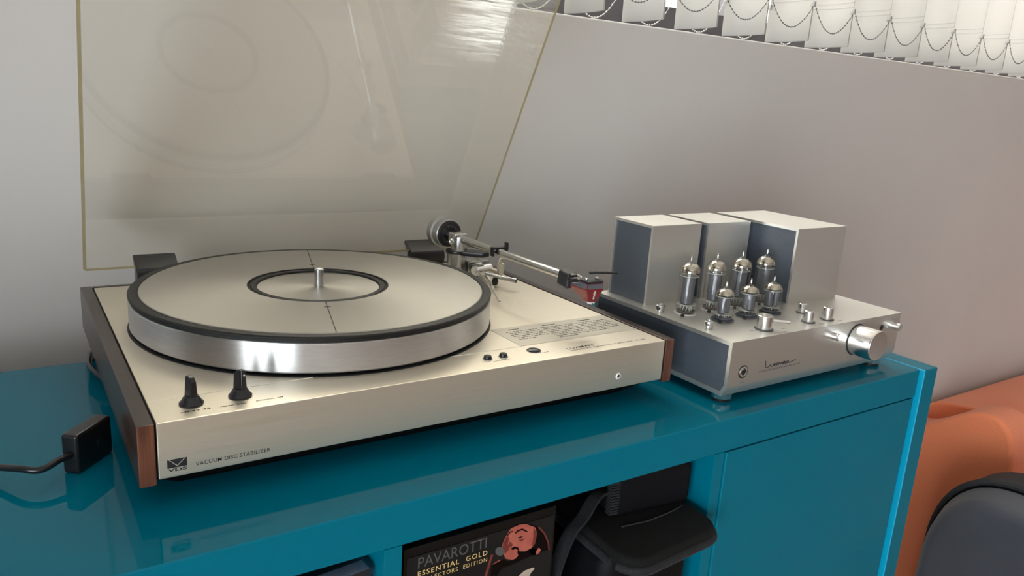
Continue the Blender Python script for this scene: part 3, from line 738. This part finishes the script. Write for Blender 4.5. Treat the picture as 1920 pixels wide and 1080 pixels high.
# script maker's name, one pen stroke
S = [(0, .9), (.02, .45), (.03, .1), (.10, .04), (.18, .16), (.21, .40), (.22, .10), (.28, .04), (.33, .36), (.34, .06), (.40, .34), (.46, .06), (.40, .08), (.46, .36), (.49, .34), (.50, .06), (.54, .34), (.57, .06), (.60, .34), (.63, .08), (.67, .14), (.72, .36), (.67, .32), (.66, .10), (.70, .06), (.74, .36), (.75, .06), (.79, .10), (.81, .34), (.82, .06), (.86, .34), (.89, .08), (.94, .06), (1.05, .22), (1.15, .25)]
def cr(P, n=5):
    R_ = []
    for i in range(len(P) - 1):
        p = [P[max(i - 1, 0)], P[i], P[i + 1], P[min(i + 2, len(P) - 1)]]
        for k in range(n):
            t = k / n
            R_.append(tuple(.5 * (2 * p[1][c] + (p[2][c] - p[0][c]) * t + (2 * p[0][c] - 5 * p[1][c] + 4 * p[2][c] - p[3][c]) * t * t + (3 * p[1][c] - p[0][c] - 3 * p[2][c] + p[3][c]) * t ** 3) for c in range(len(p[0]))))
    R_.append(P[-1]); return R_
lg = MB().tube([(.0548 + x * .0440, -.0001, -.0346 + z * .0088) for x, z in cr(S, 4)], .00036, 6)
add('script_logo', lg, 'ink', chas)

# valves: each can be pulled from its socket
def make_tube(name, label, group, h, r, tall):
    t = thing(name, label, 'valve', (0, 0, 0), 0, group)
    top = h - .0075
    gp = [(r * .80, .0016), (r * .93, .0030), (r, .0060), (r, top - .0105)]
    for k in range(1, 8):
        a = PI / 2 * k / 8; gp.append((r * (.30 + .70 * math.cos(a)), top - .0105 + .0095 * math.sin(a)))
    gp += [(r * .24, top - .0002), (.0012, top + .0016), (.0014, top + .0040), (.0008, top + .0066), (0, h)]
    add('glass_envelope', MB().lathe(gp, None, 40), 'glass', t)
    ri = r - .0004
    g = [(ri * .985, top - .0120), (ri * .99, top - .0105)]
    for k in range(1, 8):
        a = PI / 2 * k / 8; g.append((ri * (.30 + .69 * math.cos(a)), top - .0108 + .0093 * math.sin(a)))
    g.append((ri * .20, top - .0014)); g.append((0, top - .0012))
    g = g[1 if tall else 3:]
    add('getter_flash', MB().lathe(g, None, 40), 'getter', t, 'mirror-like silvered top')
    add('glass_tip', MB().lathe([(.0009, top + .0012), (.0011, top + .0042), (.0006, top + .0066), (0, h - .0002)], None, 14), 'chrome', t)
    z0, z1 = (.0125, top - .0165) if tall else (.0090, top - .0105)
    if tall:
        add('anode', MB().lathe([(0, z0), (.0088, z0), (.0088, z1), (0, z1)], None, 24, sx=1.0, sy=.78).box(-.0097, .0097, -.0006, .0006, z0, z1), 'anode', t)
    else:
        add('anode', MB().lathe([(0, z0), (.0042, z0), (.0042, z1), (0, z1)], Matrix.Translation((-.0043, 0, 0)), 18, sy=1.2).lathe([(0, z0), (.0042, z0), (.0042, z1), (0, z1)], Matrix.Translation((.0043, 0, 0)), 18, sy=1.2).box(-.0082, .0082, -.0005, .0005, z0, z1), 'anode', t)
    for z in (z0 - .0016, z1 + .0010):
        add('mica_spacer', MB().lathe([(0, z), (r * .90, z), (r * .90, z + .0006), (0, z + .0006)], None, 20), 'mica', t)
    for a in (.4, 2.2, 4.0, 5.4):
        add('support_rod', MB().cyl((.0078 * math.cos(a), .0060 * math.sin(a), .0040), (.0078 * math.cos(a), .0060 * math.sin(a), z1 + .0035), .00035, seg=8), 'steel', t)
    pn = MB()
    for k in range(9):
        a = 2 * PI * k / 9
        pn.tube([(.0058 * math.cos(a), .0058 * math.sin(a), .0020), (.0060 * math.cos(a), .0060 * math.sin(a), .0055), (.0042 * math.cos(a + .3), .0042 * math.sin(a + .3), z0 - .001)], .00045, 6)
    add('lead_pins', pn, 'mica' if tall else 'steel', t)
    add('tube_base', MB().lathe([(0, .0014), (r * .82, .0014), (r * .90, .0026), (r * .86, .0040), (0, .0040)], None, 32), 'amber' if tall else 'greyplastic', t)
    return t
def copy_tree(o, parent=None):
    c = o.copy(); COL.objects.link(c)
    if parent: c.parent = parent
    for ch in list(o.children): copy_tree(ch, c)
    return c
Ramp = Matrix.Rotation(.002, 3, 'Z')
tall_l = ['tall glass valve nearest the turntable, in front of the first transformer cover', 'second tall glass valve from the turntable',
          'third tall glass valve from the turntable', 'tall glass valve beside the deepest transformer cover']
short_l = ['short glass valve nearest the turntable, behind the selector knob', 'middle one of the three short glass valves', 'short glass valve farthest from the turntable']
p0 = make_tube('vacuum_tube', tall_l[0], 'tall valves on the amplifier', .0655, .0113, True)
for i, (x, y) in enumerate(TALL):
    t = p0 if i == 0 else copy_tree(p0)
    t['label'] = tall_l[i]; t.location = AO + Ramp @ Vector((x, y, 0)); t.rotation_euler = (0, 0, (.5, 1.1, .2, 1.5)[i])
p1 = make_tube('vacuum_tube', short_l[0], 'short valves on the amplifier', .0435, .0108, False)
for i, (x, y) in enumerate(SHORT):
    t = p1 if i == 0 else copy_tree(p1)
    t['label'] = short_l[i]; t.location = AO + Ramp @ Vector((x, y, 0)); t.rotation_euler = (0, 0, (.3, 1.2, -.2)[i])

# ================================================================== vertical blind at the window
bl = thing('vertical_blind', 'white vertical slat blind with bead chains at the window', 'blind', (0, 0, 0))
SP, NS, YN, YFA, ZB = .119, 24, .402, .497, SILL + .0005
slat_me = None
ZT = Z(1.46)
for i in range(NS):
    x = .6926 + SP * (i - 4)
    if slat_me is None:
        mb = MB(); bm = mb.bm
        n_ = 8; rows = [0, .0012, .052, .060, ZT - ZB]
        grid = {}
        for s in (0, 1):
            for a in range(n_ + 1):
                q = a / n_
                for k, z in enumerate(rows):
                    tk_ = (.0016 if 0 < k < 3 else .0009 if k == 0 else .0004)
                    bow = .0075 * (1 - (2 * q - 1) ** 2)
                    grid[s, a, k] = bm.verts.new((bow + (tk_ if s else -tk_), YN + q * (YFA - YN), z))
        for a in range(n_):
            for k in range(len(rows) - 1):
                bm.faces.new((grid[0, a, k], grid[0, a, k + 1], grid[0, a + 1, k + 1], grid[0, a + 1, k]))
                bm.faces.new((grid[1, a, k], grid[1, a + 1, k], grid[1, a + 1, k + 1], grid[1, a, k + 1]))
            bm.faces.new((grid[0, a, 0], grid[0, a + 1, 0], grid[1, a + 1, 0], grid[1, a, 0]))
            bm.faces.new((grid[0, a, 4], grid[1, a, 4], grid[1, a + 1, 4], grid[0, a + 1, 4]))
        for a in (0, n_):
            for k in range(len(rows) - 1):
                bm.faces.new((grid[0, a, k], grid[1, a, k], grid[1, a, k + 1], grid[0, a, k + 1]))
        slat_me = mb.mesh('slat', 'blind', 50)
        sm_ = MB(); pts_ = []
        for a in range(n_ + 1):
            q = a / n_
            pts_.append(Vector((.0075 * (1 - (2 * q - 1) ** 2), YN + q * (YFA - YN), .071)))
        sm_.ribbon(pts_, (0, 0, 1), .0012, .0018)
        hem_me = sm_.mesh('stitched_hem', 'hem')
        pg = MB().box(-.0028, .0028, YN - .004, YN + .005, .058, .067, .001)
        peg_me = pg.mesh('chain_peg', 'hem')
    sl = add('slat', slat_me, None, bl, loc=(x, 0, ZB))
    add('chain_peg', peg_me, None, sl); add('chain_peg', peg_me, None, sl, loc=(0, YFA - YN, 0))
    add('stitched_hem', hem_me, None, sl); add('stitched_hem', hem_me, None, sl, loc=(0, 0, .0085))
# bead chains hanging between neighbouring slats, room side and window side
ch_me = {}
for side, yy, sag in (('near', YN - .003, .045), ('far', YFA + .002, .062)):
    mb = MB(); pts = []
    nb = 21
    for k in range(nb + 1):
        q = k / nb
        pts.append(Vector((q * SP, 0, -sag * (1 - (2 * q - 1) ** 2))))
    mb.tube(pts, .00045, 5)
    for p in pts:
        bmesh.ops.create_icosphere(mb.bm, subdivisions=1, radius=.0015, matrix=Matrix.Translation(p))
    me = mb.mesh('bead_chain', 'white' if side == 'far' else 'shadedbead', 60)  # window side coloured white as sunlit, room side grey as shaded
    for i in range(NS - 1):
        add('bead_chain', me, None, bl, loc=(.6926 + SP * (i - 4), yy, ZB + .063))
add('headrail', MB().box(.16, 3.10, .42, .46, ZT + .001, ZT + .04, .002), 'sill', bl)

# ================================================================== orange sofa and nylon bag
sofa = thing('sofa', 'orange fabric sofa against the wall beyond the cabinet', 'sofa', (0, 0, 0))
ap = [(.490, .02), (.490, Z(-.560)), (.44, Z(-.549)), (.385, Z(-.512)), (.330, Z(-.470)), (.285, Z(-.453)), (.245, Z(-.459)), (.218, Z(-.487)), (.205, Z(-.530)), (.200, Z(-.590)), (.190, .02)]
ap = cr(ap[1:-1], 3)
ap = [(.490, .02)] + ap + [(.190, .02)]
add('end_panel', MB().prism(ap, lambda a, b_, d: Vector((d, a, b_)), 1.90, 2.02, .012, 3), 'orange', sofa, smooth=60)
bk = [(.488, .05), (.488, Z(-.535)), (.465, Z(-.512)), (.42, Z(-.500)), (.34, Z(-.490)), (.27, Z(-.497)), (.225, Z(-.53)), (.205, Z(-.60)), (.19, .05)]
bk = [bk[0]] + cr(bk[1:-1], 3) + [bk[-1]]
add('back_cushion', MB().prism(bk, lambda a, b_, d: Vector((d, a, b_ + .000)), 2.022, 3.6, .02, 3), 'orange', sofa, smooth=60)
add('seat_cushion', MB().box(1.94, 3.6, -.50, .19, .22, .44, .05, 4), 'orange', sofa)
add('sofa_base', MB().box(1.96, 3.58, -.46, .18, .04, .219, .01, 2), 'orange', sofa)

bag = thing('nylon_bag', 'slate grey nylon bag with black trim in front of the orange sofa end', 'bag', (1.68, .055, 0))
H = Z(-.508)
prof = []
for k in range(25):
    a = PI * k / 24
    cx_, sx_ = math.cos(a), math.sin(a)
    yv = .195 * math.copysign(abs(cx_) ** .75, cx_); zv = H - .22 + .22 * abs(sx_) ** .85
    prof.append((yv, zv))
body = [(.185, .02), (.198, H - .36)] + prof[0:] + [(-.198, H - .36), (-.185, .02)]
add('bag_front', MB().prism(body, lambda a, b_, d: Vector((d, a * (1 - .10 * (d < -.05)), b_ - .022 * (d < -.05))), -.085, .0, .022, 4), 'greynylon', bag, smooth=60)
add('bag_back', MB().prism([(a * 1.03, b_ + .004 if b_ > .1 else b_) for a, b_ in body], lambda a, b_, d: Vector((d, a, b_)), .001, .11, .015, 3), 'blacktrim', bag, smooth=60)
add('bag_trim', MB().tube([Vector((-.004, a * 1.015, b_ + .004)) for a, b_ in body[1:-1]], .007, 8), 'blacktrim', bag)

# ================================================================== things in the open compartments
# CD box set standing in the middle compartment
bx = thing('cd_box_set', 'black boxed music set with gold lettering standing in the open shelf', 'box set', (.169, -.058, Z(SHZ)))
add('box_body', MB().box(0, .1432, .0002, .125, 0, .1560, .0012, 2), 'boxprint', bx)
add('cover_print', MB().box(.0025, .1408, -.0004, .0001, .0025, .1480, .0002), 'coverprint', bx)
OX, OZ = -.169, -SHZ
MBx = Matrix.Translation((OX, 0, OZ)) @ M_FRONT(-.0004)
text('lettering', 'PAVAROTTI', .1812, -.1282, MBx, .0612, .0094, 'greyprint', bx)
text('lettering', 'ESSENTIAL  GOLD', .1812, -.1352, MBx, .0625, .0044, 'gold', bx, bold=.01, space=1.25)
text('lettering', 'COLLECTORS  EDITION', .1812, -.1412, MBx, .0625, .0036, 'gold', bx, space=1.25)
P = {'face': [(0.2655, -0.1174), (0.274, -0.1163), (0.2829, -0.1183), (0.2899, -0.1233), (0.2927, -0.1303), (0.2912, -0.1391), (0.2871, -0.1431), (0.2805, -0.1442), (0.2764, -0.147), (0.2688, -0.1477), (0.2621, -0.1446), (0.2596, -0.1398), (0.2594, -0.1367), (0.2575, -0.1321), (0.2588, -0.1275), (0.2616, -0.1223)],
 'hair': [(0.2795, -0.1171), (0.2851, -0.1187), (0.2933, -0.1243), (0.2997, -0.1323), (0.3046, -0.142), (0.3061, -0.1498), (0.3, -0.149), (0.2967, -0.1501), (0.2922, -0.1509), (0.2875, -0.1473), (0.286, -0.1438), (0.2913, -0.1402), (0.293, -0.1303), (0.2899, -0.1233)],
 'beard': [(0.2658, -0.1366), (0.27, -0.1354), (0.274, -0.1376), (0.2754, -0.1416), (0.2816, -0.1435), (0.2882, -0.1423), (0.294, -0.1451), (0.2922, -0.1498), (0.2821, -0.1503), (0.2734, -0.1518), (0.2648, -0.1526), (0.2594, -0.1519), (0.2545, -0.158), (0.2481, -0.1562), (0.2485, -0.1465), (0.2599, -0.144), (0.2645, -0.1479), (0.271, -0.1484), (0.2746, -0.1454), (0.2732, -0.1414), (0.2692, -0.1387)],
 'ear': [(0.2928, -0.1469), (0.2956, -0.1441), (0.2978, -0.1468), (0.2967, -0.1496), (0.2933, -0.1504)],
 'neck': [(0.2495, -0.1458), (0.2557, -0.1437), (0.2611, -0.1459), (0.2603, -0.1492), (0.2551, -0.1506), (0.2508, -0.1492)],
 'shirt': [(0.2756, -0.1659), (0.282, -0.1623), (0.2909, -0.1618), (0.2928, -0.1636), (0.2891, -0.1666), (0.2876, -0.1699)],
 'mic': [(0.2602, -0.137), (0.2598, -0.1388), (0.2585, -0.1399), (0.2565, -0.14), (0.2543, -0.1391), (0.2524, -0.1374), (0.2513, -0.1353), (0.2512, -0.1332), (0.2521, -0.1317), (0.2537, -0.1311), (0.2559, -0.1315), (0.258, -0.1328), (0.2595, -0.1348)],
 'stand': [(0.2473, -0.136), (0.2494, -0.1367), (0.2444, -0.1557), (0.2419, -0.1549)],
 'brow': [(0.2696, -0.1226), (0.2722, -0.1208), (0.277, -0.1207), (0.2829, -0.1252), (0.2818, -0.1257), (0.2766, -0.1221), (0.2728, -0.1223), (0.2704, -0.1237)],
 'brow2': [(0.2616, -0.1223), (0.2646, -0.12), (0.2678, -0.1201), (0.2676, -0.1208), (0.2649, -0.1213), (0.2627, -0.1234)],
 'eye': [(0.2728, -0.1286), (0.2754, -0.1275), (0.2788, -0.1291), (0.2761, -0.1295)],
 'nose': [(0.2628, -0.1327), (0.2653, -0.1294), (0.2683, -0.1333), (0.2668, -0.1354), (0.2641, -0.1346)]}
def layer(keys, mat, y, name):
    mb = MB()
    for k in keys:
        mb.prism([(a + OX, b_ + OZ) for a, b_ in P[k]], lambda u_, v_, d: Vector((u_, -d, v_)), y, y + .00006)
    return add(name, mb, mat, bx, smooth=0)
layer(['face', 'neck'], 'skin', .00042, 'portrait_print')
layer(['hair', 'beard', 'brow', 'brow2', 'eye'], 'hairprint', .00050, 'portrait_print')
layer(['ear'], 'skin', .00058, 'portrait_print')
layer(['shirt'], 'whiteprint', .00058, 'portrait_print')
P['cheek'] = [(0.2590, -0.1280), (0.2622, -0.1225), (0.2640, -0.1260), (0.2630, -0.1330), (0.2655, -0.1362), (0.2610, -0.1400), (0.2578, -0.1325)]
P['lip'] = [(0.2672, -0.1392), (0.2712, -0.1378), (0.2738, -0.1400), (0.2728, -0.1424), (0.2690, -0.1418)]
P['eyebag'] = [(0.2735, -0.1305), (0.2765, -0.1302), (0.2800, -0.1312), (0.2770, -0.1330)]
P['temple'] = [(0.2880, -0.1225), (0.2926, -0.1300), (0.2912, -0.1390), (0.2880, -0.1415), (0.2890, -0.1320)]
P['halo'] = [(0.2930, -0.1243), (0.2945, -0.1240), (0.3010, -0.1320), (0.3060, -0.1420), (0.3075, -0.1500), (0.3061, -0.1498), (0.3046, -0.1420), (0.2997, -0.1323)]
layer(['nose', 'stand', 'cheek', 'eyebag', 'temple', 'halo'], 'skindark', .00054, 'portrait_print')
layer(['lip'], 'skin', .00060, 'portrait_print')
layer(['mic'], 'greyprint', .00064, 'portrait_print')

# soft camera bag with a broad flap
cb = thing('camera_bag', 'black camera bag with a broad rounded flap sticking out of the shelf', 'bag', (.4250, 0, Z(SHZ)))
add('bag_body', MB().box(-.0570, .0560, -.066, .150, .0003, .0900, .016, 4), 'ballistic', cb)
fp = []
def arc(cx_, cy_, r, a0, a1, n_=6): return [(cx_ + r * math.cos(a0 + (a1 - a0) * k / n_), cy_ + r * math.sin(a0 + (a1 - a0) * k / n_)) for k in range(n_ + 1)]
fp = arc(.0420, -.0720, .022, -PI / 2, 0) + [(.0640, .10), (-.0600, .10)] + arc(-.0360, -.0760, .024, PI, 1.5 * PI)
add('flap', MB().prism(fp, lambda a, b_, d: Vector((a, b_, d + (.006 * (b_ + .1) / .2))), .0905, .1060, .0045, 3), 'microfibre', cb, smooth=60)
add('flap_binding', MB().tube([Vector((a, b_, .0945 + .006 * (b_ + .1) / .2)) for a, b_ in (fp[-6:] + fp[:6])] , .0042, 8), 'webbing', cb, smooth=60)
add('flap_binding', MB().tube([Vector((-.0605, y, .0945 + .006 * (y + .1) / .2)) for y in (-.075, -.03, .02, .09)], .0042, 8), 'webbing', cb, smooth=60)
add('zip_seam', MB().tube([(-.030, -.052, .1072 + .0015), (.0, -.056, .1072 + .0014), (.030, -.054, .1072 + .0014), (.052, -.050, .1072 + .0016)], .0012, 6), 'black', cb)
# slim padded case lying on the flap
lc = thing('padded_case', 'slim black padded case with ribbed webbing lying on the camera bag', 'case', (.3900, -.040, Z(-.1548)), -.12)
cs = MB().box(.004, .0970, .0, .060, .0, .0460, .008, 4)
add('case_body', cs, 'ballistic', lc)
wbm = MB()
for k in range(13):
    z = .006 + k * .0028
    wbm.box(-.0010, .0090, -.0015, .0062, z, z + .0020, .0005)
add('ribbed_webbing', wbm, 'webbing', lc)
wt = MB()
for k in range(16):
    y = .002 + k * .0030
    wt.box(-.0010, .0100, y, y + .0021, .0425, .0468, .0006)
add('ribbed_webbing', wt, 'webbing', lc)
st = cr([(.0030, .0100, .0260), (-.0150, .0040, .0250), (-.0340, -.0060, .0130), (-.0520, -.0140, .0040), (-.0640, -.0160, -.0240), (-.0690, -.0140, -.0600), (-.0700, -.0120, -.1060)], 5)
add('strap', MB().ribbon(st, (.25, -1, .35), .0150, .0022), 'webbing', lc, 'ribbed black webbing strap', smooth=60)

# CD cases lying on the raised left shelf
def jewel(label, x, y, z, rz):
    t = thing('cd_case', label, 'cd case', (x, y, z), rz, 'cases in the left compartment')
    add('case_shell', MB().box(-.071, .071, -.0625, .0625, .0, .0102, .0008), 'casegl', t, smooth=0)
    add('sleeve', MB().box(-.0640, .0680, -.0605, .0605, .0018, .0086), 'casedark', t)
    s = MB().box(.012, .0670, -.0600, -.0480, .0086, .0088)
    add('sleeve_label', s, 'caselabel', t)
    add('sleeve_line', MB().tube([(-.060, -.036, .0088), (-.01, -.032, .0088), (.0130, -.026, .0088), (.0190, -.016, .0088), (.016, -.004, .0088)], .0006, 6), 'caselabel', t)
    return t
jewel('lower of two clear cd cases in the left compartment', .0740, .0060, Z(-.1393), .05)
jewel('clear cd case with dark sleeve on top in the left compartment', .0720, .0020, Z(-.1289), .10)

# ================================================================== inline power adapter and leads
A0 = Vector((-.0350, .0806, 0)); dv = Vector((.0264, .0307, 0)).normalized()
rz = math.atan2(dv.y, dv.x)
pa = thing('power_adapter', 'small black inline power box on its edge beside the left cheek', 'adapter', (A0.x, A0.y, Z(ZCAB)), rz)
add('adapter_body', MB().box(0, .0400, -.0066, .0066, .0002, .0310, .0024, 3), 'black', pa)
add('emblem_ring', MB().lathe([(.0016, .0), (.0019, .0), (.0019, .0002), (.0016, .0002)], Matrix.Translation((.0235, -.0066, .0160)) @ Matrix.Rotation(PI / 2, 4, 'X'), 24), 'greyplastic', pa)
ir = Matrix.Rotation(-rz, 3, 'Z')
def inl(p): return ir @ (Vector(p) - Vector((A0.x, A0.y, ZCAB)))
cd = cr([(-.0340, .0800, -.0475), (-.0420, .0745, -.0480), (-.0540, .0680, -.0500), (-.0660, .0760, -.0500), (-.0800, .0930, -.0535), (-.105, .120, -.0600), (-.15, .150, -.0610), (-.25, .165, -.0610), (-.42, .2, -.0610)], 5)
add('cord', MB().tube([inl(p) for p in cd], .0025, 12), 'black', pa)
cd2 = cr([(.030, .20, -.0600), (.006, .228, -.0545), (-.004, .252, -.0505), (-.0085, .278, -.0500), (-.0060, .306, -.0515), (-.002, .335, -.0570), (.000, .352, -.0780), (.0, .356, -.14), (.0, .358, -.40)], 5)
cd2 = [(x + .0045, y, z) for x, y, z in cd2]
tag(add('signal_cable', MB().tube([(x, y, Z(z)) for x, y, z in cd2], .0026, 12), 'black'), 'black cable looping out behind the left cheek over the cabinet back edge', 'cable')
